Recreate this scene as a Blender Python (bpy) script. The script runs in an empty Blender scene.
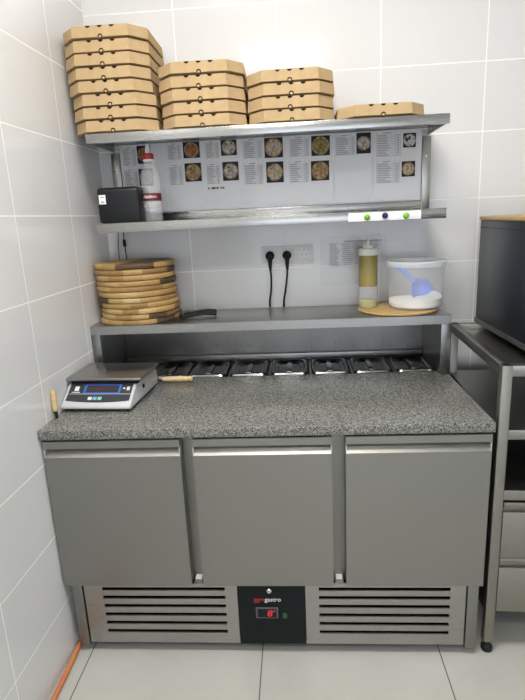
import bpy, bmesh, math, random
from mathutils import Vector, Matrix
random.seed(7)
PI = math.pi
C = bpy.context.scene.collection
ORG = {}

# ------------------------------------------------------------------ mesh helpers
def merge(bm, tmp, mi):
    for f in tmp.faces: f.material_index = mi
    me = bpy.data.meshes.new('tmp'); tmp.to_mesh(me); tmp.free()
    bm.from_mesh(me); bpy.data.meshes.remove(me)

def box(bm, x0, x1, y0, y1, z0, z1, bev=0.0, mi=0, seg=2):
    t = bmesh.new()
    vs = [t.verts.new((x, y, z)) for x in (x0, x1) for y in (y0, y1) for z in (z0, z1)]
    for q in ((0,1,3,2), (4,6,7,5), (0,4,5,1), (2,3,7,6), (0,2,6,4), (1,5,7,3)):
        t.faces.new([vs[i] for i in q])
    bmesh.ops.recalc_face_normals(t, faces=t.faces)
    if bev: bmesh.ops.bevel(t, geom=list(t.edges), offset=bev, segments=seg, affect='EDGES', profile=.5)
    merge(bm, t, mi)

def prism(bm, poly, axis, a0, a1, mi=0, bev=0.0):
    """poly in the two remaining axes (in x,y,z order), extruded along axis from a0 to a1"""
    t = bmesh.new()
    def P(p, a):
        return {'x': (a, p[0], p[1]), 'y': (p[0], a, p[1]), 'z': (p[0], p[1], a)}[axis]
    A = [t.verts.new(P(p, a0)) for p in poly]; B = [t.verts.new(P(p, a1)) for p in poly]
    t.faces.new(A); t.faces.new(B)
    n = len(poly)
    for i in range(n): t.faces.new((A[i], A[(i+1) % n], B[(i+1) % n], B[i]))
    bmesh.ops.recalc_face_normals(t, faces=t.faces)
    if bev: bmesh.ops.bevel(t, geom=list(t.edges), offset=bev, segments=2, affect='EDGES', profile=.5)
    merge(bm, t, mi)

def loft(bm, loops, mi=0, cap0=True, cap1=True):
    t = bmesh.new()
    L = [[t.verts.new(p) for p in lp] for lp in loops]
    n = len(L[0])
    for a, b in zip(L, L[1:]):
        for i in range(n): t.faces.new((a[i], a[(i+1) % n], b[(i+1) % n], b[i]))
    if cap0: t.faces.new(L[0])
    if cap1: t.faces.new(L[-1])
    bmesh.ops.recalc_face_normals(t, faces=t.faces)
    merge(bm, t, mi)

def lathe(bm, prof, c=(0,0,0), seg=48, mi=0, cap0=True, cap1=True, axis='z'):
    loops = []
    for r, h in prof:
        lp = []
        for i in range(seg):
            a = 2*PI*i/seg; u, v = r*math.cos(a), r*math.sin(a)
            lp.append({'z': (c[0]+u, c[1]+v, c[2]+h), 'y': (c[0]+u, c[1]+h, c[2]+v), 'x': (c[0]+h, c[1]+u, c[2]+v)}[axis])
        loops.append(lp)
    loft(bm, loops, mi, cap0, cap1)

def smooth_pts(pts, n=6):
    P = [Vector(p) for p in pts]; out = []
    for i in range(len(P)-1):
        p0 = P[max(i-1, 0)]; p1 = P[i]; p2 = P[i+1]; p3 = P[min(i+2, len(P)-1)]
        for k in range(n):
            t = k/n
            out.append(.5*((2*p1)+(p2-p0)*t+(2*p0-5*p1+4*p2-p3)*t*t+(3*p1-p0-3*p2+p3)*t**3))
    out.append(P[-1]); return out

def tube(bm, pts, r, seg=10, mi=0, sm=True):
    P = smooth_pts(pts) if sm else [Vector(p) for p in pts]
    rr = r if callable(r) else (lambda t: r)
    loops = []; prev = None
    for i, p in enumerate(P):
        d = (P[min(i+1, len(P)-1)]-P[max(i-1, 0)]).normalized()
        if prev is None:
            prev = d.orthogonal().normalized()
        u = (prev-d*prev.dot(d)).normalized(); prev = u; v = d.cross(u)
        q = rr(i/(len(P)-1))
        loops.append([tuple(p+u*q*math.cos(2*PI*k/seg)+v*q*math.sin(2*PI*k/seg)) for k in range(seg)])
    loft(bm, loops, mi)

def superell(cx, cy, a, b, n, z, seg=48):
    lp = []
    for i in range(seg):
        t = 2*PI*i/seg; c, s = math.cos(t), math.sin(t)
        lp.append((cx+a*math.copysign(abs(c)**(2/n), c), cy+b*math.copysign(abs(s)**(2/n), s), z))
    return lp

def new(): return bmesh.new()

def obj(name, bm, mats, parent=None, smooth=True, angle=35):
    if not isinstance(mats, (list, tuple)): mats = [mats]
    if parent is None:
        xs = [v.co.x for v in bm.verts]; ys = [v.co.y for v in bm.verts]; zs = [v.co.z for v in bm.verts]
        org = Vector(((min(xs)+max(xs))/2, (min(ys)+max(ys))/2, min(zs)))
    else: org = ORG[parent]
    bmesh.ops.translate(bm, verts=bm.verts, vec=-org)
    me = bpy.data.meshes.new(name); bm.to_mesh(me); bm.free()
    for m in mats: me.materials.append(m)
    if smooth:
        me.shade_smooth(); me.set_sharp_from_angle(angle=math.radians(angle))
    o = bpy.data.objects.new(name, me); C.objects.link(o)
    if parent is None: o.location = org
    else: o.parent = parent
    ORG[o] = org
    return o

def tag(o, label, cat, group=None):
    o['label'] = label; o['category'] = cat
    if group: o['group'] = group
    return o

def thing(name, label, cat, loc, group=None):
    o = bpy.data.objects.new(name, None); C.objects.link(o)
    o.location = loc; o.empty_display_size = .05; ORG[o] = Vector(loc)
    return tag(o, label, cat, group)

def struct(name, bm, mat):
    o = obj(name, bm, mat, smooth=False); o['kind'] = 'structure'; return o

def dup(root, loc, rotz=0.0, label=None):
    def cp(o, par):
        c = o.copy(); C.objects.link(c)
        if par: c.parent = par
        for ch in list(o.children): cp(ch, c)
        return c
    r = cp(root, None); r.location = loc; r.rotation_euler = (0, 0, rotz)
    if label: r['label'] = label
    return r

def text_mesh(name, body, size, mat, parent, origin, align='CENTER', rot=(PI/2, 0, 0), ext=.0004, bold=0.0, shear=0):
    cu = bpy.data.curves.new(name, 'FONT'); cu.body = body; cu.size = size; cu.align_x = align; cu.align_y = 'CENTER'
    cu.extrude = ext; cu.offset = bold; cu.shear = shear
    o = bpy.data.objects.new('tmp_text', cu); C.objects.link(o)
    dg = bpy.context.evaluated_depsgraph_get()
    me = bpy.data.meshes.new_from_object(o.evaluated_get(dg))
    bpy.data.objects.remove(o); bpy.data.curves.remove(cu)
    bm = new(); bm.from_mesh(me); bpy.data.meshes.remove(me)
    M = Matrix.Translation(origin) @ Matrix.Rotation(rot[2], 4, 'Z') @ Matrix.Rotation(rot[0], 4, 'X')
    bmesh.ops.transform(bm, matrix=M, verts=bm.verts)
    for f in bm.faces: f.material_index = 0
    return obj(name, bm, mat, parent, smooth=False)

# ------------------------------------------------------------------ materials
def mat(name, col, rough=.5, metal=0.0, spec=.5, **kw):
    m = bpy.data.materials.new(name); m.use_nodes = True
    b = m.node_tree.nodes['Principled BSDF']
    b.inputs['Base Color'].default_value = (*col, 1); b.inputs['Roughness'].default_value = rough
    b.inputs['Metallic'].default_value = metal; b.inputs['Specular IOR Level'].default_value = spec
    for k, v in kw.items(): b.inputs[k].default_value = v
    return m

class N:
    def __init__(s, m): s.t = m.node_tree; s.n = s.t.nodes; s.b = s.n['Principled BSDF']
    def add(s, typ, **kw):
        n = s.n.new(typ)
        for k, v in kw.items():
            if k.startswith('i_'): n.inputs[int(k[2:]) if k[2:].isdigit() else k[2:]].default_value = v
            else: setattr(n, k, v)
        return n
    def link(s, a, b): s.t.links.new(a, b)
    def ramp(s, fac, stops):
        r = s.add('ShaderNodeValToRGB'); e = r.color_ramp.elements
        while len(e) < len(stops): e.new(.5)
        for el, (p, c) in zip(e, stops): el.position = p; el.color = (*c, 1)
        s.link(fac, r.inputs[0]); return r.outputs[0]
    def coords(s, scale=(1,1,1), kind='Object', rot=(0,0,0)):
        tc = s.add('ShaderNodeTexCoord'); mp = s.add('ShaderNodeMapping')
        mp.inputs['Scale'].default_value = scale; mp.inputs['Rotation'].default_value = rot
        s.link(tc.outputs[kind], mp.inputs[0]); return mp.outputs[0]
    def noise(s, vec, scale, detail=3, rough=.5):
        n = s.add('ShaderNodeTexNoise'); n.inputs['Scale'].default_value = scale; n.inputs['Detail'].default_value = detail
        n.inputs['Roughness'].default_value = rough; s.link(vec, n.inputs['Vector']); return n.outputs['Fac']
    def bump(s, h, strength=.2, dist=.002):
        b = s.add('ShaderNodeBump'); b.inputs['Strength'].default_value = strength; b.inputs['Distance'].default_value = dist
        s.link(h, b.inputs['Height']); s.link(b.outputs[0], s.b.inputs['Normal'])

def steel(name, col=(.55,.55,.53), rough=.32, grain=(2, 60, 60), vary=.08, wav=0.0):
    m = mat(name, col, rough, 1.0); n = N(m)
    v = n.coords(grain)
    f = n.noise(v, 8, 4, .6)
    mr = n.add('ShaderNodeMapRange'); n.link(f, mr.inputs[0])
    mr.inputs[3].default_value = rough-vary; mr.inputs[4].default_value = rough+vary
    n.link(mr.outputs[0], n.b.inputs['Roughness'])
    n.bump(f, .04, .001)
    return m

M = {}
M['steel'] = steel('brushed_steel', (.40,.395,.38), .30)
M['steel_door'] = steel('brushed_steel_door', (.315,.31,.292), .38, (3, 40, 40))
M['steel_v'] = steel('brushed_steel_upright', (.38,.375,.355), .33, (60, 60, 2))
M['steel_shelf'] = steel('brushed_steel_shelf', (.45,.45,.435), .26, (2, 50, 50))
M['steel_dull'] = steel('dull_steel', (.28,.275,.26), .42)
M['steel_bright'] = steel('polished_steel', (.6,.6,.58), .18)
M['lid_steel'] = steel('dark_pan_lid_steel', (.22,.22,.224), .20)
M['steel_rack'] = steel('satin_steel_tube', (.31,.30,.27), .46, (60, 60, 2))
M['steel_rack_sheet'] = steel('satin_steel_sheet', (.30,.295,.27), .36)
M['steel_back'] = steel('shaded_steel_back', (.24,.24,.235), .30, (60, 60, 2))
M['dark_metal'] = mat('dark_painted_metal', (.012,.015,.023), .30, spec=.3)
M['dark_sheet'] = mat('interior_shade_sheet', (.10,.10,.105), .45, .6)  # dark tone carries the shade inside the stand
M['black'] = mat('black_plastic', (.010,.010,.012), .5, spec=.25)
M['black_panel'] = mat('black_panel', (.009,.011,.013), .5, spec=.15)
M['black_void'] = mat('interior_shade_black', (.006,.006,.006), .9, spec=.1)
M['printer'] = mat('charcoal_plastic', (.010,.011,.014), .45, spec=.3)
M['white_plastic'] = mat('white_plastic', (.78,.78,.77), .35)
M['grey_cap'] = mat('pale_plastic_cap', (.5,.51,.46), .4)
M['white_label'] = mat('white_label', (.85,.85,.84), .6)
M['red_cap'] = mat('red_plastic', (.42,.02,.025), .4)
M['red_label'] = mat('dark_red_label', (.11,.009,.014), .5)
M['grey_print'] = mat('grey_print', (.30,.30,.31), .7)
M['dark_print'] = mat('dark_print', (.06,.06,.065), .7)
M['green_magnet'] = mat('green_plastic', (.18,.52,.03), .3)
M['blue_magnet'] = mat('navy_plastic', (.012,.012,.12), .3)
M['blue_frame'] = mat('blue_print', (.03,.14,.55), .4)
M['blue_button'] = mat('pale_blue_print', (.2,.45,.75), .4)
M['green_button'] = mat('pale_green_print', (.25,.65,.45), .4)
M['scale_body'] = mat('silver_grey_plastic', (.55,.56,.58), .35)
M['scale_panel'] = mat('dark_keypad_film', (.035,.038,.045), .3)
M['scale_display'] = mat('display_window', (.045,.030,.034), .12)
M['scoop'] = mat('blue_scoop_plastic', (.16,.27,.78), .35)
M['flour'] = mat('white_flour', (.86,.84,.80), .95, spec=.1)
M['orange'] = mat('orange_hose', (.60,.21,.08), .55)
M['red_text'] = mat('red_lettering', (.45,.02,.04), .4)
M['white_text'] = mat('white_lettering', (.75,.75,.75), .4)
M['green_led'] = mat('dark_green_switch', (.02,.09,.03), .3)
M['grey_bezel'] = mat('grey_bezel', (.09,.09,.10), .35)
M['oil'] = mat('yellow_oil', (.38,.36,.03), .15)
M['olive_label'] = mat('olive_wrap', (.27,.22,.07), .4)
M['bottle_white'] = mat('milky_plastic', (.70,.73,.66), .3)
M['red_cable'] = mat('dull_red_cable', (.35,.08,.07), .5)
M['frame_white'] = mat('white_frame', (.8,.8,.8), .4)
M['paint'] = mat('white_paint', (.72,.72,.71), .7)

m = mat('led_digits', (.2,0,0)); n = N(m); n.b.inputs['Emission Color'].default_value = (1,.03,.05,1); n.b.inputs['Emission Strength'].default_value = 1.0; M['led'] = m
m = mat('lamp_diffuser', (.9,.9,.9)); n = N(m); n.b.inputs['Emission Color'].default_value = (1,.965,.90,1); n.b.inputs['Emission Strength'].default_value = 36.0; M['lamp'] = m

def clear(name, col, alpha, rough=.15):
    m = mat(name, col, rough); n = N(m); n.b.inputs['Alpha'].default_value = alpha; return m
M['clear'] = clear('clear_plastic', (.80,.83,.86), .22, .12)
M['tub'] = clear('translucent_tub', (.82,.85,.88), .16, .22)
M['tub_rim'] = clear('translucent_rim', (.82,.85,.88), .45, .2)
M['film'] = clear('clear_film', (.85,.88,.92), .07, .08)

def tile_mat(name, axis, x0, z0, tw, th, grout, base, gcol, msize):
    m = mat(name, base, .09, spec=.5); n = N(m)
    g = n.add('ShaderNodeNewGeometry'); sx = n.add('ShaderNodeSeparateXYZ'); n.link(g.outputs['Position'], sx.inputs[0])
    def stripe(out, o, period, half):
        a = n.add('ShaderNodeMath', operation='SUBTRACT'); n.link(out, a.inputs[0]); a.inputs[1].default_value = o-period*40
        d = n.add('ShaderNodeMath', operation='PINGPONG'); n.link(a.outputs[0], d.inputs[0]); d.inputs[1].default_value = period/2
        mr = n.add('ShaderNodeMapRange', interpolation_type='SMOOTHSTEP'); n.link(d.outputs[0], mr.inputs[0])
        mr.inputs[1].default_value = half*.5; mr.inputs[2].default_value = half*1.3; mr.inputs[3].default_value = 1; mr.inputs[4].default_value = 0
        return mr.outputs[0]
    a = stripe(sx.outputs[axis[0]], x0, tw, msize); b = stripe(sx.outputs[axis[1]], z0, th, msize)
    mx = n.add('ShaderNodeMath', operation='MAXIMUM'); n.link(a, mx.inputs[0]); n.link(b, mx.inputs[1])
    return m, n, mx.outputs[0], g.outputs['Position']

for key, ax, x0, z0, tw, th in (('tile_back', ('X','Z'), 1.5909, 2.0352, .4109, .2595), ('tile_left', ('Y','Z'), -.349, 2.0453, .3915, .265)):
    m, n, f, pos = tile_mat(key, ax, x0, z0, tw, th, None, (.70,.715,.73), (.9,.9,.9), .0024)
    mixc = n.add('ShaderNodeMix', data_type='RGBA'); n.link(f, mixc.inputs[0])
    mixc.inputs[6].default_value = (.72,.725,.73,1); mixc.inputs[7].default_value = (.93,.93,.92,1)
    n.link(mixc.outputs[2], n.b.inputs['Base Color'])
    mr = n.add('ShaderNodeMapRange'); n.link(f, mr.inputs[0]); mr.inputs[3].default_value = .10; mr.inputs[4].default_value = .7
    n.link(mr.outputs[0], n.b.inputs['Roughness'])
    nz = n.noise(pos, 3.0, 2)
    ad = n.add('ShaderNodeMath', operation='MULTIPLY_ADD'); n.link(f, ad.inputs[0]); ad.inputs[1].default_value = -.5; n.link(nz, ad.inputs[2])
    n.bump(ad.outputs[0], .10, .004)
    M[key] = m
m, n, f, pos = tile_mat('tile_floor', ('X','Y'), .660, -.50, .62, .62, None, (.5,.5,.47), (.1,.1,.1), .0022)
c1 = n.ramp(n.noise(pos, 2.2, 6, .65), [(.3, (.44,.44,.405)), (.7, (.52,.52,.485))])
mixc = n.add('ShaderNodeMix', data_type='RGBA'); n.link(f, mixc.inputs[0]); n.link(c1, mixc.inputs[6]); mixc.inputs[7].default_value = (.09,.09,.085,1)
n.link(mixc.outputs[2], n.b.inputs['Base Color']); n.b.inputs['Roughness'].default_value = .35
M['floor'] = m

# granite
m = mat('grey_speckled_granite', (.3,.3,.3), .22); n = N(m); v = n.coords((1,1,1))
vo = n.add('ShaderNodeTexVoronoi', feature='F1'); vo.inputs['Scale'].default_value = 400; n.link(v, vo.inputs['Vector'])
sp = n.add('ShaderNodeSeparateColor'); n.link(vo.outputs['Color'], sp.inputs[0])
c1 = n.ramp(sp.outputs[0], [(0, (.03,.03,.03)), (.2, (.08,.08,.076)), (.36, (.16,.165,.155)), (.70, (.25,.25,.235)), (.93, (.36,.36,.335))])
nf = n.noise(v, 90, 4, .7)
mx = n.add('ShaderNodeMix', data_type='RGBA', blend_type='MULTIPLY'); mx.inputs[0].default_value = .8
n.link(c1, mx.inputs[6]); n.link(n.ramp(nf, [(.35, (.6,.6,.6)), (.6, (1.1,1.1,1.08))]), mx.inputs[7])
n.link(mx.outputs[2], n.b.inputs['Base Color']); M['granite'] = m

# cardboard
m = mat('kraft_cardboard', (.5,.36,.2), .8, spec=.2); n = N(m); v = n.coords((1,1,1))
n.link(n.ramp(n.noise(v, 25, 5, .6), [(.3, (.44,.31,.165)), (.7, (.50,.36,.20))]), n.b.inputs['Base Color']); M['kraft'] = m
M['kraft_in'] = mat('kraft_tray_shaded', (.20,.13,.06), .85, spec=.2)  # kraft darkened to paint the shadow gap below each lid
M['hole'] = mat('dark_box_opening', (.025,.018,.012), .9, spec=.1)

def wood(name, stops, scale=(3, 40, 6), rough=.45):
    m = mat(name, (.6,.4,.2), rough); n = N(m); v = n.coords(scale)
    oi = n.add('ShaderNodeObjectInfo'); ad = n.add('ShaderNodeVectorMath', operation='ADD'); n.link(v, ad.inputs[0])
    sc = n.add('ShaderNodeVectorMath', operation='SCALE'); sc.inputs[0].default_value = (7, 13, 5); n.link(oi.outputs['Random'], sc.inputs['Scale']); n.link(sc.outputs[0], ad.inputs[1])
    n.link(n.ramp(n.noise(ad.outputs[0], 3, 5, .6), stops), n.b.inputs['Base Color']); return m
M['wood_pale'] = wood('pale_beech', [(.3, (.58,.42,.20)), (.7, (.70,.54,.30))], (4, 4, 40))
M['wood_peel'] = wood('honey_wood', [(.3, (.40,.25,.09)), (.7, (.55,.38,.16))])
# laminated acacia-like board: strips across x with one tone each, shifted from board to board
m = mat('laminated_board_wood', (.4,.25,.1), .5); n = N(m)
tc = n.add('ShaderNodeTexCoord'); sx = n.add('ShaderNodeSeparateXYZ'); n.link(tc.outputs['Object'], sx.inputs[0])
oi = n.add('ShaderNodeObjectInfo')
off = n.add('ShaderNodeMath', operation='MULTIPLY_ADD'); n.link(oi.outputs['Random'], off.inputs[0]); off.inputs[1].default_value = 9.0; 
dv = n.add('ShaderNodeMath', operation='MULTIPLY'); n.link(sx.outputs['X'], dv.inputs[0]); dv.inputs[1].default_value = 15.0; n.link(dv.outputs[0], off.inputs[2])
fl = n.add('ShaderNodeMath', operation='FLOOR'); n.link(off.outputs[0], fl.inputs[0])
wn = n.add('ShaderNodeTexWhiteNoise', noise_dimensions='2D'); cb = n.add('ShaderNodeCombineXYZ')
n.link(fl.outputs[0], cb.inputs[0]); n.link(oi.outputs['Random'], cb.inputs[1]); n.link(cb.outputs[0], wn.inputs['Vector'])
c1 = n.ramp(wn.outputs['Value'], [(.0, (.075,.045,.022)), (.17, (.11,.065,.03)), (.2, (.28,.16,.055)), (.45, (.42,.26,.095)), (.75, (.50,.33,.13)), (1, (.60,.44,.21))])
nz = n.ramp(n.noise(n.coords((6, 60, 60)), 4, 4, .6), [(.3, (.72,.72,.72)), (.7, (1.1,1.08,1.05))])
mx = n.add('ShaderNodeMix', data_type='RGBA', blend_type='MULTIPLY'); mx.inputs[0].default_value = .8; n.link(c1, mx.inputs[6]); n.link(nz, mx.inputs[7])
n.link(mx.outputs[2], n.b.inputs['Base Color']); M['board'] = m

M['paper'] = mat('white_paper_sleeve', (.70,.71,.74), .16, spec=.5)
M['paper_grey'] = mat('print_table_tint', (.47,.48,.50), .2)
M['photo_bg'] = mat('dark_photo_ground', (.02,.02,.035), .5, spec=.2)
def pizza(name, stops, scale=80):
    m = mat(name, (.3,.2,.1), .6, spec=.2); n = N(m); v = n.coords((1,1,1))
    n.link(n.ramp(n.noise(v, scale, 4, .6), stops), n.b.inputs['Base Color']); return m
PZ = [pizza('pizza_tomato', [(.35, (.13,.05,.025)), (.6, (.30,.15,.07)), (.75, (.36,.22,.10))]),
      pizza('pizza_cheese', [(.35, (.16,.10,.05)), (.5, (.42,.34,.24)), (.7, (.55,.50,.42))]),
      pizza('pizza_brown', [(.35, (.15,.08,.03)), (.55, (.36,.24,.12)), (.7, (.52,.42,.28))]),
      pizza('pizza_green', [(.35, (.05,.07,.02)), (.5, (.22,.17,.06)), (.7, (.38,.30,.12))]),
      pizza('pizza_pale', [(.35, (.08,.07,.05)), (.48, (.35,.31,.27)), (.65, (.6,.57,.52))]),
      pizza('pizza_black', [(.45, (.02,.02,.025)), (.52, (.45,.45,.43)), (.7, (.65,.65,.62))], 45)]

# ------------------------------------------------------------------ the room
WX = -.13
FZ = -.022
def wx(y): return -.008+.025*y
b = new(); box(b, WX-.12, 3.2, -4.3, .12, FZ-.1, FZ); struct('floor', b, M['floor'])
b = new(); box(b, -.25, 3.2, 0, .12, FZ, 3.0); struct('wall_back', b, M['tile_back'])
b = new(); prism(b, [(-.25, -4.3), (wx(-4.3), -4.3), (wx(.0), .0), (-.25, .0)], 'z', FZ, 3.0); struct('wall_left', b, M['tile_left'])
b = new(); box(b, 3.2, 3.32, -4.3, .12, FZ, 3.0); struct('wall_right', b, M['paint'])
b = new(); box(b, WX-.12, 3.32, -4.42, .12, 3.0, 3.1); struct('ceiling', b, M['paint'])
OX0, OX1, OZ0, OZ1 = .2, 2.9, .55, 1.85
b = new()
box(b, WX-.12, OX0, -4.42, -4.3, FZ, 3.0); box(b, OX1, 3.32, -4.42, -4.3, FZ, 3.0)
box(b, OX0, OX1, -4.42, -4.3, FZ, OZ0); box(b, OX0, OX1, -4.42, -4.3, OZ1, 3.0)
struct('wall_rear', b, M['paint'])
b = new()
for x in (OX0, (OX0+OX1)/2-.03, OX1-.06): box(b, x, x+.06, -4.40, -4.32, OZ0, OZ1)
box(b, OX0, OX1, -4.40, -4.32, OZ0, OZ0+.06); box(b, OX0, OX1, -4.40, -4.32, OZ1-.06, OZ1)
struct('window_1', b, M['frame_white'])

def ceiling_light(x0, x1, y0, y1, label):  # same luminous panel in every fitting
    t = thing('ceiling_light', label, 'ceiling light', ((x0+x1)/2, (y0+y1)/2, 3.0), 'ceiling lights')
    b = new()
    box(b, x0-.025, x1+.025, y0-.025, y0, 2.96, 3.0); box(b, x0-.025, x1+.025, y1, y1+.025, 2.96, 3.0)
    box(b, x0-.025, x0, y0, y1, 2.96, 3.0); box(b, x1, x1+.025, y0, y1, 2.96, 3.0)
    obj('frame', b, M['frame_white'], t)
    b = new(); box(b, x0, x1, y0, y1, 2.965, 2.98); obj('diffuser', b, M['lamp'], t)
ceiling_light(.40, 1.10, -3.32, -3.00, 'ceiling light panel above the aisle, farther from the worktop')
ceiling_light(.25, 1.25, -1.65, -1.25, 'ceiling light panel nearest to the worktop')
ceiling_light(1.95, 2.01, -3.19, -3.13, 'small ceiling spotlight nearer the large panel')
ceiling_light(2.09, 2.15, -3.19, -3.13, 'small ceiling spotlight nearer the right wall')

# orange hose along the foot of the left wall
b = new(); tube(b, [(-.012, -.62, FZ+.0095), (-.014, -.77, FZ+.0095), (-.010, -1.03, FZ+.0095), (-.008, -1.5, FZ+.0095)], .009, 12)
tag(obj('gas_hose', b, M['orange']), 'orange hose running along the foot of the left wall', 'hose')

# ------------------------------------------------------------------ refrigerated counter
UL, UR = -.0145, 1.406
cnt = thing('refrigerated_counter', 'stainless steel three-door refrigerated pizza counter under granite worktop', 'refrigerated counter', (.70, -.40, FZ))
YD = -.806; YB = -.752
b = new()
box(b, 0, 1.397, YB, -.30, .245, .809); box(b, 0, 1.397, -.30, -.012, .245, .62)
box(b, 0, .012, -.30, -.012, .62, .80); box(b, 1.385, 1.397, -.30, -.012, .62, .80)
obj('carcass', b, M['steel_dull'], cnt)
# plinth posts, dark interior, bottom
for nm, x0, x1 in (('post', .0, .036), ('post', 1.360, 1.396)):
    b = new(); box(b, x0, x1, -.797, -.752, .004, .262, .002); obj('post', b, M['steel_dull'], cnt)
b = new(); box(b, .04, 1.356, -.775, -.05, .012, .245); obj('machine_housing', b, M['black_void'], cnt)  # solid black box stands in for the shaded space behind the slots
for x0, x1 in ((.43, .471), (.915, .9575)):
    b = new(); box(b, x0-.006, x1+.006, -.757, YB, .25, .806); obj('mullion', b, M['steel_dull'], cnt)
for x in (.05, 1.345):
    for y in (-.72, -.10):
        b = new(); lathe(b, [(.017, FZ), (.020, FZ+.003), (.020, FZ+.010), (.011, FZ+.012), (.011, .012)], (x, y, 0), 20); obj('foot', b, M['black'], cnt)
# louvred grilles
def grille(x0, x1, s0, s1):
    b = new(); y0, y1 = -.795, -.790
    zs = [.241, .207, .172, .137, .102, .067]; h = .0066
    box(b, x0, s0, y0, y1, .018, .262); box(b, s1, x1, y0, y1, .018, .262)
    edges = [.262]+[e for z in zs for e in (z+h, z-h)]+[.018]
    for k in range(0, len(edges), 2): box(b, s0, s1, y0, y1, edges[k+1], edges[k])
    for z in zs:                                   # pressed lips behind every slot
        prism(b, [(y1, z+h), (y1+.012, z-h+.001), (y1+.013, z-h+.002), (y1+.001, z+h+.001)], 'x', s0, s1)
    return obj('ventilation_grille', b, M['steel'], cnt)
grille(.042, .583, .108, .541); grille(.818, 1.355, .864, 1.304)
b = new(); box(b, .584, .817, -.797, -.790, .018, .262, .001); cp = obj('control_panel', b, M['black_panel'], cnt)
b = new(); box(b, .645, .722, -.800, -.797, .126, .170, .002); bz = obj('display_bezel', b, M['grey_bezel'], cp)
b = new(); box(b, .651, .716, -.8006, -.7998, .131, .165); obj('display_window', b, M['black'], cp)
b = new()                                           # seven-segment 8 with a degree mark
def seg(x, z, w, h): box(b, x-w/2, x+w/2, -.8012, -.8004, z-h/2, z+h/2)
cx, cz = .694, .147
for dz in (-.010, 0, .010): seg(cx+dz*.2, cz+dz, .010, .0028)
for dz in (-.005, .005):
    for dx in (-.006, .006): seg(cx+dx+dz*.2, cz+dz, .0028, .008)
for dx, dz in ((-.0022, 0), (.0022, 0), (0, .0022), (0, -.0022)): seg(cx+.0145+dx, cz+.009+dz, .0022, .0022)
obj('led_digits', b, M['led'], cp)
b = new(); box(b, .738, .752, -.801, -.797, .127, .147, .001); obj('power_switch', b, M['green_led'], cp)
b = new(); lathe(b, [(.009, 0), (.009, -.004), (.007, -.006), (.003, -.006), (.003, -.0045)], (.694, -.797, .2365), 24, axis='y'); obj('lock', b, M['steel_bright'], cp)
text_mesh('logo_first_word', 'ggm', .0225, M['red_text'], cp, (.676, -.7974, .200), 'RIGHT')
text_mesh('logo_second_word', 'gastro', .0225, M['white_text'], cp, (.677, -.7974, .200), 'LEFT', bold=.0002)

def door(x0, x1):
    b = new()
    prof = [(YD, .262), (YD, .747), (-.783, .771), (-.778, .7775), (YD+.004, .7775), (YD, .778), (YD, .802), (YD+.002, .804), (-.764, .804), (-.764, .262)]
    prism(b, prof, 'x', x0, x1)
    d = obj('door', b, M['steel_door'], cnt, angle=20)
    b = new(); box(b, x0+.012, x1-.012, -.764, -.7525, .272, .808); obj('gasket', b, M['black'], d)  # real gasket, carried past the door top to blacken the gap there
    cap = [(YD+.001, .7485), (-.784, .771), (-.779, .777), (YD+.001, .777)]
    b = new(); prism(b, cap, 'x', x0, x0+.003); e = obj('handle_end_cap', b, M['grey_cap'], d); e['label'] = 'pale plastic handle end cap'
    b = new(); prism(b, cap, 'x', x1-.003, x1); e = obj('handle_end_cap', b, M['grey_cap'], d); e['label'] = 'pale plastic handle end cap'
    return d
door(-.0195, .4305); door(.471, .9145); door(.9575, 1.4045)
for x in (.435, .9195):
    b = new(); box(b, x, x+.03, -.789, -.757, .246, .268, .002); hb = obj('hinge_bracket', b, M['steel_dull'], cnt)
    b = new(); box(b, x+.004, x+.026, -.780, -.757, .2681, .2725); obj('hinge_bush', b, M['white_plastic'], hb)
# well frame around the food pans
PX0, PITCH, PW, PY0, PY1 = .176, .1718, .160, -.255, -.033
b = new()
box(b, 0.03, 1.385, -.2625, PY0-.0005, .80, .8385); box(b, 0.03, 1.385, PY1+.0005, -.008, .80, .8385)
box(b, 0.03, PX0-.001, PY0, PY1, .828, .8385)
for i in range(8):
    x = PX0+PITCH*i; box(b, x-.0005 if i else x-.0005, x+PITCH-PW-.001, PY0, PY1, .82, .8385)
obj('pan_well_frame', b, M['steel'], cnt)

# granite worktop
b = new(); prism(b, [(-.0275, -.812), (1.410, -.812), (1.410, -.2635), (-.0138, -.2635)], 'z', .811, .8435, bev=.003)
tag(obj('granite_worktop', b, M['granite']), 'grey speckled granite worktop slab on the refrigerated counter', 'worktop')

# over-shelf (steel superstructure) behind the worktop
hs = thing('steel_over_shelf', 'low stainless steel over-shelf standing at the back of granite worktop', 'shelf', (.70, -.155, .8385))
HY = -.312; HZ = 1.083; GH = .8440
b = new()
box(b, UL, UR+.003, HY, -.002, HZ-.003, HZ, .0008); box(b, UL, UR+.003, HY, HY+.003, HZ-.036, HZ-.001)
obj('shelf_top', b, M['steel'], hs)
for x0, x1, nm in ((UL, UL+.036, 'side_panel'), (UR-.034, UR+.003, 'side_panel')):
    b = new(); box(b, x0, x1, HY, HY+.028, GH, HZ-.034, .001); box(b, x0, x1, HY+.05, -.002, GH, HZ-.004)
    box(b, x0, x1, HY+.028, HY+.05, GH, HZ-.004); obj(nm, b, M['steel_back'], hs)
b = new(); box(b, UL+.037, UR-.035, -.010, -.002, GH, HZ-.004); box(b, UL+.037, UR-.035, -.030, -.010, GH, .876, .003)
obj('back_panel', b, M['steel_back'], hs)

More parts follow.
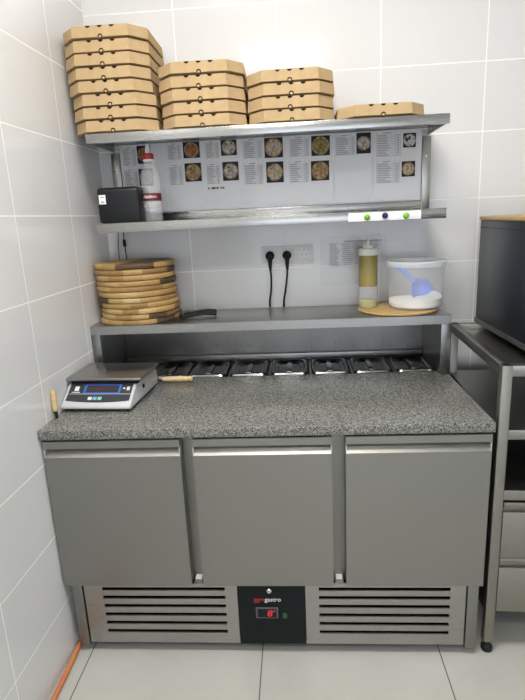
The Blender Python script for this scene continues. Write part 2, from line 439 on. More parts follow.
# food pans with lids
pan_names = ['leftmost food pan, half hidden behind the scale', 'food pan with steel lid, second from the left in the row', 'food pan with steel lid, third from the left in the row',
             'food pan with steel lid, middle one of the seven in the row', 'food pan with steel lid, third from the right in the row',
             'food pan with steel lid, second from the right in the row', 'rightmost food pan, next to the right post of the over-shelf']
def make_pan(i):
    x0 = PX0+PITCH*i+PITCH-PW; cx = x0+PW/2-.0055; cy = (PY0+PY1)/2; a = PW/2-.001; bb = (PY1-PY0)/2-.001
    t = thing('food_pan', pan_names[i], 'food pan', (cx, cy, .72), 'lidded food pans in the counter well')
    b = new()
    loft(b, [superell(cx, cy, a-.02, bb-.02, 8, .722), superell(cx, cy, a-.006, bb-.006, 9, .80), superell(cx, cy, a-.005, bb-.005, 10, .8385),
             superell(cx, cy, a, bb, 10, .8388), superell(cx, cy, a, bb, 10, .8400), superell(cx, cy, a-.007, bb-.007, 9, .8400), superell(cx, cy, a-.009, bb-.009, 9, .80), superell(cx, cy, a-.023, bb-.023, 8, .725)])
    obj('container', b, M['steel'], t)
    b = new(); z = .8402
    loft(b, [superell(cx, cy, a-.003, bb-.003, 10, z), superell(cx, cy, a-.001, bb-.001, 10, z+.002), superell(cx, cy, a-.005, bb-.005, 9, z+.008),
             superell(cx, cy, a-.013, bb-.016, 6, z+.009), superell(cx, cy, a-.018, bb-.024, 4.5, z+.002), superell(cx, cy, a-.026, bb-.036, 3.6, z+.0015), superell(cx, cy, a-.030, bb-.042, 3.2, z+.003),
             superell(cx, cy, a-.036, bb-.052, 2.6, z-.004), superell(cx, cy, a-.046, bb-.066, 2.4, z-.020), superell(cx, cy, .004, .005, 2, z-.026)], cap0=True)
    l = obj('lid', b, M['lid_steel'], t)
    b = new(); box(b, cx-.011, cx+.011, cy-bb+.036, cy+bb-.036, z+.0012, z+.0072, .003); obj('handle', b, M['steel_bright'], l)
    return t
pan0 = make_pan(0)
for i in range(1, 7):
    dup(pan0, ORG[pan0]+Vector((PITCH*i, 0, 0)), 0, pan_names[i])

# ------------------------------------------------------------------ wall shelf unit with two shelves
su = thing('wall_shelf_unit', 'stainless steel wall unit with two shelves and white backboard', 'wall shelf', (.71, -.02, 1.44))
SX0, SX1 = .062, 1.372
def shelf(zt, h):
    b = new(); y0 = -.32
    box(b, SX0, SX1, y0, -.004, zt-.003, zt, .0008); box(b, SX0, SX1, y0, y0+.003, zt-h, zt-.001, .0008)
    box(b, SX0, SX0+.003, y0+.003, -.004, zt-h+.004, zt-.002); box(b, SX1-.003, SX1, y0+.003, -.004, zt-h+.004, zt-.002)
    box(b, SX0+.003, SX1-.003, y0+.003, y0+.02, zt-h, zt-h+.002)
    return obj('shelf', b, M['steel_shelf'], su)
shelf(1.801, .033); shelf(1.481, .036)
b = new(); box(b, SX0+.03, 1.352, -.028, -.004, 1.4815, 1.516, .001); obj('upstand', b, M['steel_shelf'], su)
for x0, x1 in ((.053, .090), (1.346, 1.380)):
    b = new(); box(b, x0, x1, -.030, -.003, 1.4815, 1.765, .001); u = obj('upright', b, M['steel_v'], su)
    b = new(); lathe(b, [(.005, 0), (.005, -.003), (.002, -.004)], ((x0+x1)/2, -.030, 1.69), 16, axis='y'); obj('screw', b, M['steel_bright'], u)
b = new(); box(b, .0915, 1.345, -.024, -.006, 1.517, 1.7970); obj('backboard', b, M['frame_white'], su)

# menu sheets: printed table left, pizza photo right
def printed(b, x0, z0, x1, z1, rows=9):
    """a faint ruled table with short printed words"""
    y0, y1 = -.0296, -.0292
    h = (z1-z0)/(rows+1.2)
    box(b, x0+(x1-x0)*.25, x0+(x1-x0)*.6, y0, y1, z1-h*.65, z1-h*.25, mi=1)
    for r in range(rows):
        z = z1-h*(1.4+r)
        box(b, x0, x1, y0, y1, z-h*.40-.0006, z-h*.40+.0006)
        box(b, x0+.002, x0+(x1-x0)*random.uniform(.38, .66), y0, y1, z-h*.2, z+h*.14, mi=1)
        box(b, x0+(x1-x0)*.84, x0+(x1-x0)*.95, y0, y1, z-h*.2, z+h*.14, mi=1)
    for x in (x0, x0+(x1-x0)*.78, x1): box(b, x-.0005, x+.0005, y0, y1, z0, z1)
def photo(par, x0, z0, x1, z1, pz, cx=None):
    b = new(); box(b, x0, x1, -.0300, -.0290, z0, z1); p = obj('photo', b, M['photo_bg'], par)
    c = ((x0+x1)/2 if cx is None else cx, -.0301, (z0+z1)/2); r = min(x1-x0, z1-z0)*.47
    b = new(); lathe(b, [(r, 0), (r, -.0003)], c, 32, axis='y'); q = obj('pizza_crust', b, PZ[2] if pz != 5 else PZ[4], p)
    b = new(); lathe(b, [(r*.84, -.0003), (r*.84, -.0006)], c, 32, axis='y'); obj('pizza_topping', b, PZ[pz], p)
sheets = [
 (.094, .280, 'menu sheet behind the printer and sauce bottle', [(.106, 1.712, .160, 1.787)], [(.167, 1.719, .226, 1.790, 0), (.166, 1.629, .226, 1.699, 0)], [(.106, 1.625, .160, 1.700)]),
 (.282, .442, 'menu sheet just right of the sauce bottle with two brown pizza photos', [(.300, 1.728, .352, 1.802)], [(.363, 1.731, .433, 1.805, 0), (.364, 1.637, .434, 1.711, 2)], [(.300, 1.625, .352, 1.708)]),
 (.444, .600, 'menu sheet with a bold black line of marks under its lower table', [(.459, 1.725, .512, 1.806)], [(.522, 1.733, .588, 1.806, 4), (.524, 1.633, .591, 1.708, 4)], [(.458, 1.621, .510, 1.705)]),
 (.602, .794, 'menu sheet in the middle of the backboard with two pale pizza photos', [(.617, 1.716, .692, 1.793)], [(.703, 1.715, .779, 1.793, 1), (.707, 1.616, .779, 1.699, 1)], [(.617, 1.612, .692, 1.700)]),
 (.796, .986, 'menu sheet whose upper photo shows a greenish pizza above a brown one', [(.810, 1.713, .886, 1.791)], [(.896, 1.713, .972, 1.790, 3), (.893, 1.615, .968, 1.693, 2)], [(.805, 1.610, .882, 1.697)]),
 (.988, 1.146, 'menu sheet with one table and one photo above a blank lower half', [(.997, 1.708, 1.074, 1.788)], [(1.080, 1.712, 1.138, 1.792, 4)], []),
 (1.148, 1.340, 'rightmost menu sheet with two small round pizza photos', [(1.162, 1.694, 1.258, 1.790)], [(1.268, 1.726, 1.319, 1.781, 5), (1.264, 1.613, 1.318, 1.673, 1)], [(1.163, 1.590, 1.255, 1.680)]),
]
ZT = 1.7965
for k, (x0, x1, lab, t1, ph, t2) in enumerate(sheets):
    b = new(); box(b, x0, x1, -.0290, -.0285, 1.519, ZT)
    s = tag(obj('menu_sheet', b, M['paper']), lab, 'menu sheet', 'menu sheets on the backboard')
    for (a, c, d, e) in t1+t2:
        bt = new(); e = min(e, ZT-.004); printed(bt, a, c, d, e); obj('printed_table', bt, [M['grey_print'], M['grey_print']], s, smooth=False)
    for (a, c, d, e, pz) in ph: photo(s, a, c, d, min(e, ZT-.002), pz)
    if k == 2:
        b = new()
        for u, w in ((.458, .006), (.472, .018), (.493, .010), (.510, .006), (.519, .008)): box(b, u, u+w, -.0298, -.0291, 1.602, 1.610)
        obj('printed_marks', b, M['dark_print'], s)

# white strip with three magnets on the front of the lower shelf
b = new(); box(b, 1.017, 1.281, -.3222, -.3199, 1.446, 1.477, .0008)
tag(obj('label_strip', b, M['white_label']), 'white strip on the front edge of the lower shelf', 'label strip')
for x, k, lab in ((1.085, 'green_magnet', 'green round magnet at the left of the white strip'), (1.150, 'blue_magnet', 'dark blue round magnet between two green ones'), (1.226, 'green_magnet', 'green round magnet at the right of the white strip')):
    b = new(); z = 1.4635 if k == 'blue_magnet' else 1.4605
    lathe(b, [(.0108, 0), (.0112, -.004), (.0098, -.010), (.006, -.0135), (.0005, -.015)], (x, -.3223, z), 24, axis='y')
    tag(obj('magnet', b, M[k]), lab, 'magnet', 'magnets on the white strip')

# ------------------------------------------------------------------ pizza boxes
BW, BD, BH = .312, .312, .0436
def octa(w, d, cx, cy, z):
    h = w/2
    return [(-h+cx, -d/2, z), (-h, -d/2+cy, z), (-h, d/2-.02, z), (-h+.02, d/2, z), (h-.02, d/2, z), (h, d/2-.02, z), (h, -d/2+cy, z), (h-cx, -d/2, z)]
def make_box(label):
    t = thing('pizza_box', label, 'pizza box', (0, 0, 0), 'stacked pizza boxes')
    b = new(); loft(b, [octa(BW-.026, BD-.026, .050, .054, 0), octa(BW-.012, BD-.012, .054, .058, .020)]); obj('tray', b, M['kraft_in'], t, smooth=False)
    b = new(); loft(b, [octa(BW, BD, .055, .060, .006), octa(BW-.005, BD-.005, .055, .060, BH-.0016), octa(BW-.0075, BD-.0075, .055, .060, BH-.0004)])
    f = -BD/2
    for x in (-.042, 0, .042):                       # half-moon vents at the top edge
        c = [(x+.0085*math.cos(a), BH-.001+.0085*math.sin(a)*.8) for a in [PI+PI*i/12 for i in range(13)]]
        prism(b, c, 'y', f+.0012, f+.0022, mi=1)
    c = [(.0085*math.cos(2*PI*i/20), .0090+.0068*math.sin(2*PI*i/20)) for i in range(20)]
    prism(b, c, 'y', f-.0006, f+.001, mi=1)
    c = [(.0052*math.cos(2*PI*i/20), .0070+.0042*math.sin(2*PI*i/20)) for i in range(20)]
    prism(b, c, 'y', f-.0012, f-.0006, mi=0)
    obj('lid', b, [M['kraft'], M['hole']], t, smooth=False)
    return t
ordn = ['lowest', 'second from the bottom', 'third from the bottom', 'fourth from the bottom', 'fifth from the bottom', 'sixth from the bottom', 'seventh from the bottom', 'topmost']
stacks = [(.163, -.172, 8, 'tall stack by the left wall', [(.006,.004,.01), (.004,0,.0), (.004,.002,.02), (-.002,-.002,0), (-.004,0,-.01), (-.005,-.003,.01), (-.004,.002,0), (-.003,-.004,.015)]),
          (.494, -.168, 5, 'stack of five boxes', [(.003,0,.01), (.004,.002,-.01), (0,0,.02), (-.001,.003,0), (.001,-.002,.02)]),
          (.817, -.166, 4, 'stack of four boxes', [(0,0,.02), (-.002,.002,0), (.002,.001,.01), (-.001,0,0)]),
          (1.138, -.170, 1, '', [(0,0,.015)])]
first = None
for cx, cy, cnt_n, desc, jit in stacks:
    for k in range(cnt_n):
        dx, dy, rz = jit[k]
        w = ordn[k] if k < cnt_n-1 else 'topmost'
        lab = f'kraft pizza box, {w} of the {desc}' if desc else 'single kraft pizza box lying alone at the right end of the upper shelf'
        loc = (cx+dx, cy+dy, 1.8012+BH*k)
        if first is None:
            first = make_box(lab); first.location = loc; first.rotation_euler = (0, 0, rz)
        else: dup(first, loc, rz, lab)

# ------------------------------------------------------------------ lower shelf: printer, sauce bottle
SZ = 1.4812
pr_ = thing('receipt_printer', 'charcoal receipt printer at the left end of the lower shelf', 'printer', (.137, -.20, SZ))
b = new(); prism(b, [(-.285, SZ), (-.285, SZ+.125), (-.275, SZ+.133), (-.12, SZ+.136), (-.11, SZ+.13), (-.11, SZ)], 'x', .066, .226, bev=.010)
bd = obj('body', b, M['printer'], pr_)
b = new(); box(b, .0655, .2265, -.2862, -.284, SZ+.030, SZ+.0315); obj('cover_seam', b, M['black'], bd)
b = new(); box(b, .074, .100, -.2868, -.2848, SZ+.072, SZ+.106); st = obj('sticker', b, M['white_label'], pr_)
b = new()
for dz, w in ((.098, .014), (.082, .010), (.078, .016)): box(b, .087-w/2, .087+w/2, -.2872, -.2867, SZ+dz-.002, SZ+dz+.001)
obj('sticker_print', b, M['grey_print'], st)
b = new(); box(b, .092, .112, -.288, -.2845, SZ+.048, SZ+.060, .002); obj('button', b, M['black'], pr_)

sb = thing('sauce_bottle', 'clear squeeze bottle with red cap and dark red label on lower shelf', 'bottle', (.258, -.20, SZ))
c = (.258, -.20, SZ)
b = new(); lathe(b, [(.030, 0), (.036, .004), (.037, .02), (.037, .055), (.037, .13), (.0375, .16), (.034, .185), (.024, .212), (.019, .222), (.019, .235)], c, 40); obj('bottle_body', b, M['clear'], sb)
b = new(); lathe(b, [(.0195, .2255), (.0215, .228), (.0215, .2335), (.0195, .2335)], c, 32); obj('cap_ring', b, M['white_plastic'], sb)
b = new(); lathe(b, [(.021, .234), (.021, .252), (.018, .256), (.006, .257), (.006, .252)], c, 32); obj('cap', b, M['red_cap'], sb)
b = new(); lathe(b, [(.012, .256), (.010, .272), (.0065, .290), (.005, .292)], c, 24); obj('nozzle', b, M['white_plastic'], sb)
b = new(); lathe(b, [(.0377, .078), (.0377, .107)], c, 40, cap0=False, cap1=False); lb = obj('label_band', b, M['red_label'], sb)
b = new(); lathe(b, [(.0375, .040), (.0375, .077)], c, 40, cap0=False, cap1=False); lw = obj('label_lower', b, M['clear'], sb)
b = new()
P = [(-.026, .089), (-.018, .099), (-.014, .087), (-.008, .098), (-.003, .088), (.003, .100), (.005, .088), (.011, .097), (.015, .089), (.021, .096), (.026, .090)]
tube(b, [(c[0]+x, c[1]-math.sqrt(max(.0382**2-x*x, 0)), SZ+z) for x, z in P], .0013, 8); obj('script_lettering', b, M['white_text'], lb)
for ch, x in zip('SAUCE', (-.024, -.0125, 0, .0125, .024)):
    a = math.asin(x/.0378)
    text_mesh('letter', ch, .020, M['grey_print'], lw, (c[0]+x, c[1]-.0380*math.cos(a), SZ+.057), rot=(PI/2, 0, a))
# printer cables hanging under the shelf
cb = thing('printer_cable', 'thin black cable with a bead hanging below the left end of the lower shelf', 'cable', (.075, -.03, 1.09))
b = new(); tube(b, [(.074, -.028, 1.462), (.071, -.026, 1.40), (.073, -.022, 1.33), (.080, -.018, 1.24), (.084, -.006, 1.10)], .0025, 8); obj('cord', b, M['black'], cb)
b = new(); tube(b, [(.0715, -.026, 1.412), (.0712, -.0255, 1.395), (.0712, -.025, 1.378)], lambda t: .0068 if .1 < t < .9 else .004, 12, sm=True); obj('bead', b, M['black'], cb)
b = new(); tube(b, [(.050, -.030, 1.462), (.046, -.028, 1.41), (.041, -.026, 1.36), (.040, -.018, 1.24), (.043, -.008, 1.10)], .0022, 8)
tag(obj('red_cable', b, M['red_cable']), 'thin dull red cable hanging beside the black printer cable', 'cable')

# ------------------------------------------------------------------ on the over-shelf
HT = HZ+.0006
bh = .0220; nb = 11
b = new(); R = .163
def board_loops(R, h): return [(R-.007, 0), (R-.002, .002), (R, h*.35), (R, h*.65), (R-.002, h-.002), (R-.007, h)]
lathe(b, board_loops(R, bh-.0006), (0, 0, 0), 64)
board0 = obj('pizza_board', b, M['board'])
brd = ['lowest', 'second', 'third', 'fourth', 'fifth', 'middle', 'fifth from the top', 'fourth from the top', 'third from the top', 'second from the top', 'topmost']
bl = ['round wooden pizza board, lowest of the stack by the left wall', 'round wooden pizza board, second from the bottom of the stack', 'round wooden pizza board, third from the bottom of the stack',
      'round wooden pizza board, fourth from the bottom of the stack', 'round wooden pizza board, fifth from the bottom of the stack', 'round wooden pizza board, middle one of the eleven in the stack',
      'round wooden pizza board, fifth from the top of the stack', 'round wooden pizza board, fourth from the top of the stack', 'round wooden pizza board, third from the top of the stack',
      'round wooden pizza board, second from the top of the stack', 'round wooden pizza board, topmost of the stack and darker on top']
bj = [(0,0), (.006,0), (.009,-.002), (.004,0), (-.001,.001), (.002,-.002), (-.004,0), (.0,.001), (-.003,-.002), (-.002,0), (-.002,.001)]
for k in range(nb):
    o = board0 if k == 0 else dup(board0, (0,0,0))
    o.location = (.1535+bj[k][0], -.166+bj[k][1], HT+bh*k); o.rotation_euler = (0, 0, random.uniform(-.25, .25)+(k % 2)*PI)
    tag(o, bl[k], 'pizza board', 'round pizza boards stacked on the over-shelf')
b = new(); lathe(b, board_loops(.160, .012), (1.232, -.164, HT), 64)
tag(obj('pizza_board', b, M['wood_peel']), 'thin round wooden board under the oil bottle and flour tub', 'pizza board')
# black tongs lying beside the boards
tg = thing('kitchen_tongs', 'black kitchen tongs lying on the over-shelf right of the wooden boards', 'tongs', (.41, -.18, HT))
for s in (0, 1):
    y = -.205+.022*s; z = HT+.010+.006*s
    b = new(); tube(b, [(.345, y-.020+.01*s, z-.002), (.385, y, z+.002), (.425, y+.018, z+.006), (.455, y+.030-.006*s, z+.004), (.478, y+.036-.012*s, z+.001)], lambda t: .0075 if t < .55 else .0095-.003*abs(t-.8), 10)
    obj('arm', b, M['black'], tg)
b = new(); lathe(b, [(.012, 0), (.012, .016)], (.343, -.212, HT+.002), 20); obj('hinge', b, M['black'], tg)

# oil bottle
c = (1.113, -.150, HT+.0125)
ob = thing('oil_bottle', 'squeeze oil bottle with olive wrap and white cap on round board', 'bottle', c)
b = new(); lathe(b, [(.034, 0), (.0365, .003), (.037, .01), (.037, .205), (.035, .212), (.033, .214)], c, 40); obj('bottle_body', b, M['clear'], ob)
b = new(); lathe(b, [(.033, .002), (.0352, .006), (.0352, .030), (.001, .030)], c, 40); obj('oil', b, M['oil'], ob)
b = new()
prof = [(.0374, .088)]
for i in range(9): prof += [(.0378, .092+.0145*i*.95), (.0370, .092+.0145*i*.95+.006)]
prof += [(.0374, .212)]
lathe(b, prof, c, 40, cap0=False, cap1=False); obj('wrap', b, M['olive_label'], ob)
b = new(); lathe(b, [(.0372, .213), (.0385, .215), (.0385, .236), (.036, .240), (.020, .2405), (.020, .252), (.017, .254)], c, 40); obj('cap', b, M['bottle_white'], ob)
b = new(); lathe(b, [(.009, .254), (.006, .262), (.003, .284), (.0022, .285)], c, 20); obj('nozzle', b, M['bottle_white'], ob)

# flour tub, flour, scoop
tc_ = (1.298, -.180, HT+.0125)
ft = thing('flour_tub', 'translucent plastic tub of flour on the right end of over-shelf', 'tub', tc_)
def lat_shell(prof, th):
    return prof+[(r-th, h) for r, h in reversed(prof)]
b = new(); lathe(b, [(.100, 0), (.104, .004), (.1135, .178), (.112, .178), (.1025, .006), (.001, .005)], tc_, 64); obj('tub_body', b, M['tub'], ft)
b = new(); lathe(b, [(.1135, .168), (.119, .168), (.120, .174), (.120, .186), (.117, .189), (.112, .189), (.111, .178)], tc_, 64, cap0=False, cap1=False); obj('rim', b, M['tub_rim'], ft)
b = new(); box(b, tc_[0]+.118, tc_[0]+.130, tc_[1]-.02, tc_[1]+.0, tc_[2]+.160, tc_[2]+.168, .002); obj('handle_lug', b, M['tub_rim'], ft)
b = new()                                            # the flour: a sloped heap
loops = []
for r, h in ((.095, .007), (.1015, .012), (.1035, .040), (.08, .044), (.05, .047), (.02, .048), (.001, .048)):
    lp = []
    for i in range(48):
        a = 2*PI*i/48; x = r*math.cos(a); y = r*math.sin(a)
        z = h if h < .03 else h+.006*math.sin(3*a)*(r/.1)+.10*x-.003
        lp.append((tc_[0]+x, tc_[1]+y, tc_[2]+z))
    loops.append(lp)
loft(b, loops)
tag(obj('flour', b, M['flour']), 'white flour heaped in the bottom of the translucent tub', 'flour')['kind'] = 'stuff'
sc = thing('flour_scoop', 'blue plastic scoop stuck in the flour inside the translucent tub', 'scoop', (tc_[0], tc_[1]-.03, tc_[2]+.05))
# scoop axis: from the handle at upper left to the mouth at lower right
h0 = Vector((tc_[0]-.082, tc_[1]-.030, tc_[2]+.168)); h1 = Vector((tc_[0]-.012, tc_[1]-.040, tc_[2]+.112)); e1 = Vector((tc_[0]+.042, tc_[1]-.030, tc_[2]+.040))
d = (e1-h1).normalized(); up = Vector((.25, -.85, .35)); up = (up-d*up.dot(d)).normalized(); sd = d.cross(up)
b = new()
outer = []; N_ = 17
for s in [i/8 for i in range(9)]:
    p = h1+(e1-h1)*s; w = .016+.032*min(1, s*2.6); dep = .026*min(1, .35+s*2.2)
    row = [p+sd*w*math.cos(PI*k/(N_-1))-up*dep*math.sin(PI*k/(N_-1)) for k in range(N_)]
    outer.append(row)
t = bmesh.new()
V = [[t.verts.new(q) for q in row] for row in outer]
for a in range(8):
    for k in range(N_-1): t.faces.new((V[a][k], V[a][k+1], V[a+1][k+1], V[a+1][k]))
t.faces.new(V[0])
bmesh.ops.recalc_face_normals(t, faces=t.faces)
bmesh.ops.solidify(t, geom=list(t.faces), thickness=.002)
merge(b, t, 0); obj('bowl', b, M['scoop'], sc)
b = new(); tube(b, [h0, h0*.5+h1*.5+up*.004, h1-up*.006+d*.006], lambda t: .009-.002*abs(t-.5), 12); obj('handle', b, M['scoop'], sc)

# ------------------------------------------------------------------ back wall: sockets, plugs, notice
sk = thing('triple_socket', 'white triple wall socket plate on the back wall tiles', 'socket', (.781, 0, 1.31))
b = new(); box(b, .667, .895, -.009, -.0005, 1.272, 1.352, .003); obj('frame', b, M['white_plastic'], sk)
for x in (.707, .781, .855):
    b = new(); box(b, x-.029, x+.029, -.0125, -.009, 1.284, 1.342, .0015)
    s_ = obj('socket_cover', b, M['white_plastic'], sk)
    b = new(); lathe(b, [(.0225, .0002), (.0225, -.0010), (.0205, -.0010), (.0198, -.0003), (.001, -.0003)], (x, -.0125, 1.313), 32, axis='y'); obj('socket_ring', b, M['white_plastic'], s_)
    b = new()
    for dx in (-.0095, .0095): lathe(b, [(.0028, 0), (.0028, -.0006)], (x+dx, -.0130, 1.313), 12, axis='y')
    for dz in (-.018, .018): box(b, x-.0025, x+.0025, -.0133, -.0125, 1.313+dz-.002, 1.313+dz+.002)
    obj('contacts', b, M['grey_print'], s_)
for x, xe, sway, lab in ((.707, .697, .0, 'black plug with cord in the left socket of the plate'), (.781, .760, .005, 'black plug with cord in the middle socket of the plate')):
    t = thing('power_plug', lab, 'plug', (x, -.02, 1.313), 'black plugs in the wall sockets')
    b = new(); lathe(b, [(.019, 0), (.0195, -.012), (.018, -.020), (.012, -.026), (.004, -.028)], (x, -.0136, 1.313), 32, axis='y')
    tube(b, [(x, -.028, 1.308), (x, -.030, 1.290), (x, -.029, 1.270), (x, -.027, 1.252)], lambda q: .0115-.006*q, 14); pb = obj('plug_body', b, M['black'], t)
    b = new(); tube(b, [(x, -.027, 1.254), (x+.002-sway, -.024, 1.215), (x-.001-sway*2, -.020, 1.16), (xe+.002, -.014, 1.12), (xe, -.010, 1.086)], .0042, 10); obj('cord', b, M['black'], t)
nt = thing('wall_notice', 'clear-sleeved printed notice on the back wall behind the oil bottle', 'notice', (1.06, -.001, 1.17))
b = new(); box(b, .927, 1.209, -.0016, -.0006, 1.172, 1.384); obj('sleeve', b, M['film'], nt)
b = new()
for r in range(11):
    z = 1.347-.0085*r
    for xx in (.965, 1.02, 1.075, 1.135): box(b, xx+random.uniform(0, .004), xx+random.uniform(.028, .048), -.0024, -.0018, z-.0012, z+.0014)
box(b, 1.03, 1.19, -.0024, -.0018, 1.358, 1.362)
for z in (1.353, 1.257): box(b, .958, 1.19, -.0024, -.0018, z-.0006, z+.0006)
obj('print', b, M['grey_print'], nt)

# ------------------------------------------------------------------ scale on the worktop
GZ = .8437
sl = thing('digital_scale', 'silver digital kitchen scale with steel platform on the granite worktop', 'scale', (.127, -.50, GZ)); SCALE_SHIFT = (-.0155, -.006, 0)
X0, X1 = .004, .258
b = new()
prism(b, [(-.640, GZ+.010), (-.646, GZ+.014), (-.644, GZ+.022), (-.563, GZ+.079), (-.548, GZ+.081), (-.345, GZ+.068), (-.340, GZ+.060), (-.340, GZ+.010)], 'x', X0, X1, bev=.003)
bd = obj('body', b, M['scale_body'], sl)
# keypad film on the slope
import mathutils
p0 = Vector((0, -.642, GZ+.0238)); p1 = Vector((0, -.563, GZ+.0795)); dv_ = (p1-p0); nrm = Vector((0, -dv_.z, dv_.y)).normalized()
def slope_quad(b, xa, xb, sa, sb, lift, th=.0008, mi=0, bow=0.0):
    nn = 13 if bow else 2
    bot = [(xa+(xb-xa)*i/(nn-1), sa-bow*(1-(2*i/(nn-1)-1)**2)) for i in range(nn)]
    poly = bot+[(xb, sb), (xa, sb)]
    t = bmesh.new()
    A = [t.verts.new(Vector((x, 0, 0))+p0+dv_*s+nrm*(lift-th)) for x, s in poly]; B = [t.verts.new(Vector((x, 0, 0))+p0+dv_*s+nrm*lift) for x, s in poly]
    t.faces.new(A); t.faces.new(B); m_ = len(poly)
    for i in range(m_): t.faces.new((A[i], A[(i+1) % m_], B[(i+1) % m_], B[i]))
    bmesh.ops.recalc_face_normals(t, faces=t.faces); merge(b, t, mi)
b = new(); slope_quad(b, X0+.010, X1-.010, .22, .97, .0008, bow=.08); kp = obj('control_film', b, M['scale_panel'], sl)
b = new(); slope_quad(b, X0+.009, X1-.009, .505, .525, .0012); obj('film_divider', b, M['scale_body'], kp)
b = new(); slope_quad(b, X0+.066, X1-.052, .52, .95, .0014); fr = obj('display_frame', b, M['blue_frame'], kp)
b = new(); slope_quad(b, X0+.074, X1-.060, .58, .90, .0018); obj('display', b, M['scale_display'], fr)
for xa, m_ in ((.095, 'white_plastic'), (.113, 'blue_button'), (.131, 'green_button')):
    b = new(); slope_quad(b, xa, xa+.014, .25, .38, .0016); obj('button', b, M[m_], kp)
b = new(); slope_quad(b, X0+.030, X0+.046, .66, .86, .0012)
slope_quad(b, X0+.022, X0+.052, .58, .61, .0012); slope_quad(b, X1-.030, X1-.019, .68, .84, .0012); slope_quad(b, X1-.044, X1-.036, .74, .80, .0012)
obj('symbols', b, M['white_text'], kp)
b = new(); box(b, .000, .281, -.578, -.372, GZ+.094, GZ+.104, .003); obj('platform', b, M['steel'], sl)
b = new(); box(b, .012, .262, -.565, -.380, GZ+.078, GZ+.095, .002); obj('platform_support', b, M['black'], sl)
b = new(); lathe(b, [(.008, 0), (.008, .003), (.005, .004)], (X1, -.50, GZ+.05), 20, axis='x'); obj('side_knob', b, M['black'], sl)
for x in (.03, .23):
    for y in (-.615, -.365):
        b = new(); lathe(b, [(.011, 0), (.013, .011)], (x, y, GZ), 16); obj('foot', b, M['black'], sl)
sl.rotation_euler = (0, 0, math.radians(-3.5)); sl.location += Vector(SCALE_SHIFT)

# wooden-handled scraper lying behind the scale
sp_ = thing('dough_spatula', 'spatula with turned wooden handle lying behind the scale', 'spatula', (.31, -.315, GZ))
b = new()
prof = [(.006, 0), (.0105, .004), (.0115, .012), (.0095, .018), (.0112, .026), (.012, .06), (.0108, .10), (.0085, .118), (.0085, .124)]
lathe(b, [(r, -h) for r, h in prof], (.388, -.318, GZ+.0122), 24, axis='x'); hd = obj('handle', b, M['wood_pale'], sp_)
b = new(); lathe(b, [(.0088, 0), (.0088, -.014), (.005, -.018)], (.264, -.318, GZ+.0122), 20, axis='x'); obj('ferrule', b, M['steel_bright'], sp_)
b = new(); prism(b, [(.05, -.336), (.21, -.336), (.25, -.322), (.25, -.314), (.21, -.306), (.05, -.306)], 'z', GZ+.004, GZ+.0055); obj('blade', b, M['steel_bright'], sp_)

# wooden-handled tool standing in the corner by the left wall
KNY = -.03
kn = thing('wood_handled_knife', 'tool with pale wooden handle leaning upright against the left wall', 'knife', (.004, -.655, GZ))
b = new(); tube(b, [(.0035, -.668, GZ+.026), (.003, -.666, GZ+.045), (.0025, -.664, GZ+.075), (.002, -.662, GZ+.098)], lambda t: .0095 if .15 < t < .9 else .0075, 14); obj('handle', b, M['wood_pale'], kn)
b = new(); tube(b, [(.006, -.670, GZ+.0005), (.005, -.669, GZ+.014), (.0035, -.668, GZ+.027)], lambda t: .004+.0035*t, 12); obj('collar', b, M['black'], kn); kn.location.y += KNY; kn.location.x -= .0165

# ------------------------------------------------------------------ steel equipment stand on the right
RK = (1.4275, -.785, FZ)
rk = thing('equipment_stand', 'tall stainless steel stand with shelves and drawers right of the counter', 'equipment stand', RK)
def lx(bm): bmesh.ops.translate(bm, verts=bm.verts, vec=Vector((RK[0], RK[1], 0))); return bm
T = .031; RW = 1.25; RD = .655; TOP = 1.013
for x in (0, RW-T):
    for y in (0, RD-T):
        b = new(); box(b, x, x+T, y, y+T, .020, TOP, .002); lg = obj('leg', lx(b), M['steel_rack'], rk)
        b = new(); box(b, x+.003, x+T-.003, y+.003, y+T-.003, TOP, TOP+.0015); obj('tube_cap', lx(b), M['black'], lg)
        b = new(); lathe(b, [(.016, FZ), (.019, FZ+.004), (.019, FZ+.018), (.012, FZ+.026), (.008, .026)], (x+T/2, y+T/2, 0), 24); obj('foot', lx(b), M['black'], lg)
b = new()
for y in (0.001, RD-T+.001): box(b, T, RW-T, y, y+T-.002, TOP-.034, TOP, .0015)
for x in (0.0005, RW-T): box(b, x, x+T-.001, T, RD-T, TOP-.033, TOP-.001, .0015)
obj('top_frame', lx(b), M['steel_rack_sheet'], rk)
b = new(); box(b, T, RW-T, T, RD-T, TOP-.026, TOP-.023); obj('top_sheet', lx(b), M['steel'], rk)
def stand_shelf(z1, h):
    b = new(); box(b, T, RW-T, .001, .004, z1-h, z1, .001); box(b, .004, RW-.004, T, RD-T, z1-.004, z1-.001); box(b, T, RW-T, .003, RD, z1-.004, z1-.0008)
    return obj('shelf', lx(b), M['steel_rack_sheet'], rk)
stand_shelf(.806, .031); stand_shelf(.600, .034)
b = new(); box(b, .006, .010, T, RD-T, .12, .800); obj('side_shade_sheet', lx(b), M['dark_sheet'], rk)  # added sheet that keeps the stand's interior dark
b = new(); box(b, T, RW-T, RD-.02, RD-.016, .12, .800); obj('back_shade_sheet', lx(b), M['dark_sheet'], rk)  # back panel coloured dark for the low light inside
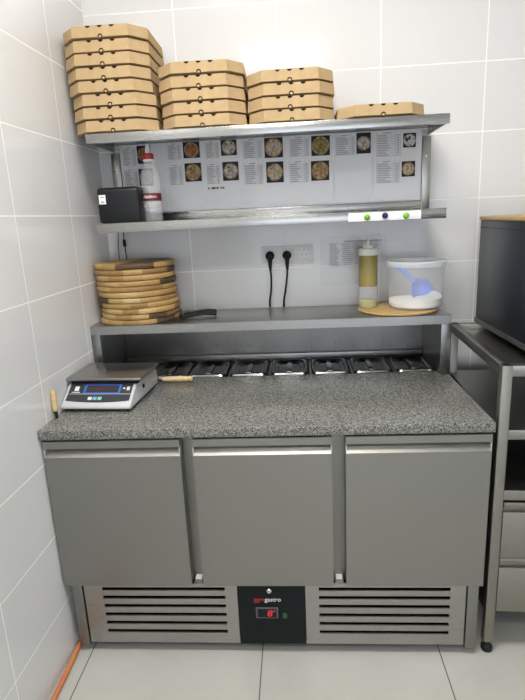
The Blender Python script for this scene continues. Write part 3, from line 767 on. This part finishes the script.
for z0, z1, zh in ((.352, .556, .520), (.146, .350, .314)):
    b = new(); box(b, T+.003, RW/2, .003, .016, z0, zh, .001); box(b, T+.01, RW/2-.008, .016, RD-.06, z0+.01, z1-.03)
    dr = obj('drawer', lx(b), M['steel_rack'], rk)
    b = new(); prism(b, [(.016, zh+.001), (.016, z1), (.004, z1), (.001, z1-.003), (.0, z1-.010), (.003, z1-.016), (.010, zh+.008), (.012, zh+.001)], 'x', T+.003, RW/2); obj('drawer_handle', lx(b), M['steel_rack_sheet'], dr)
b = new(); box(b, RW/2+.002, RW-T, .004, .014, .146, .566, .001); obj('front_panel', lx(b), M['steel_rack'], rk)
rk.rotation_euler = (0, 0, math.radians(-2.4))

# dark oven on the stand
ov = thing('countertop_oven', 'dark grey countertop oven standing on the steel stand', 'oven', (1.95, -.45, 1.0135))
oz = 1.015
b = new(); box(b, 1.560, 2.40, -.79, -.128, oz+.018, 1.427, .003); ob_ = obj('body', b, M['dark_metal'], ov)
b = new(); box(b, 1.556, 2.404, -.795, -.124, oz, oz+.019, .002); obj('base_rim', b, M['steel_dull'], ov)
b = new(); box(b, 1.5585, 1.5605, -.785, -.132, 1.398, 1.4005); obj('top_seam', b, M['black'], ob_)
for y in (-.165, -.70):
    b = new(); lathe(b, [(.004, 0), (.004, -.002), (.002, -.003)], (1.5603, y, 1.384), 12, axis='x'); obj('screw', b, M['steel_dull'], ob_)
b = new(); box(b, 1.60, 2.36, -.796, -.789, 1.06, 1.39, .003); dr = obj('door', b, M['black_panel'], ov)
b = new(); tube(b, [(1.68, -.80, 1.36), (1.685, -.83, 1.36), (1.98, -.835, 1.36), (2.275, -.83, 1.36), (2.28, -.80, 1.36)], .009, 12); obj('handle', b, M['steel_bright'], dr)
b = new(); box(b, 1.557, 2.05, -.70, -.120, 1.4275, 1.4425, .004)
tag(obj('wooden_board', b, M['wood_peel']), 'rectangular wooden board lying on top of the dark oven', 'board')

# ------------------------------------------------------------------ camera, world
cam = bpy.data.cameras.new('camera'); co = bpy.data.objects.new('camera', cam); C.objects.link(co)
co.location = (.8184, -2.3394, 1.4779); co.rotation_euler = (math.radians(75.8285), math.radians(2.5902), math.radians(3.3629))
cam.sensor_fit = 'VERTICAL'; cam.sensor_height = 24; cam.lens = 526.07*24/700; cam.clip_start = .02
bpy.context.scene.camera = co
w = bpy.data.worlds.new('daylight'); bpy.context.scene.world = w; w.use_nodes = True
bg = w.node_tree.nodes['Background']; bg.inputs[0].default_value = (.80,.87,1,1); bg.inputs[1].default_value = 3.0
sc_ = bpy.context.scene
sc_.view_settings.view_transform = 'Standard'; sc_.view_settings.look = 'None'; sc_.view_settings.exposure = 0.0; sc_.view_settings.gamma = 1; sc_.view_settings.use_curve_mapping = False
sc_.cycles.max_bounces = 8; sc_.cycles.transparent_max_bounces = 16
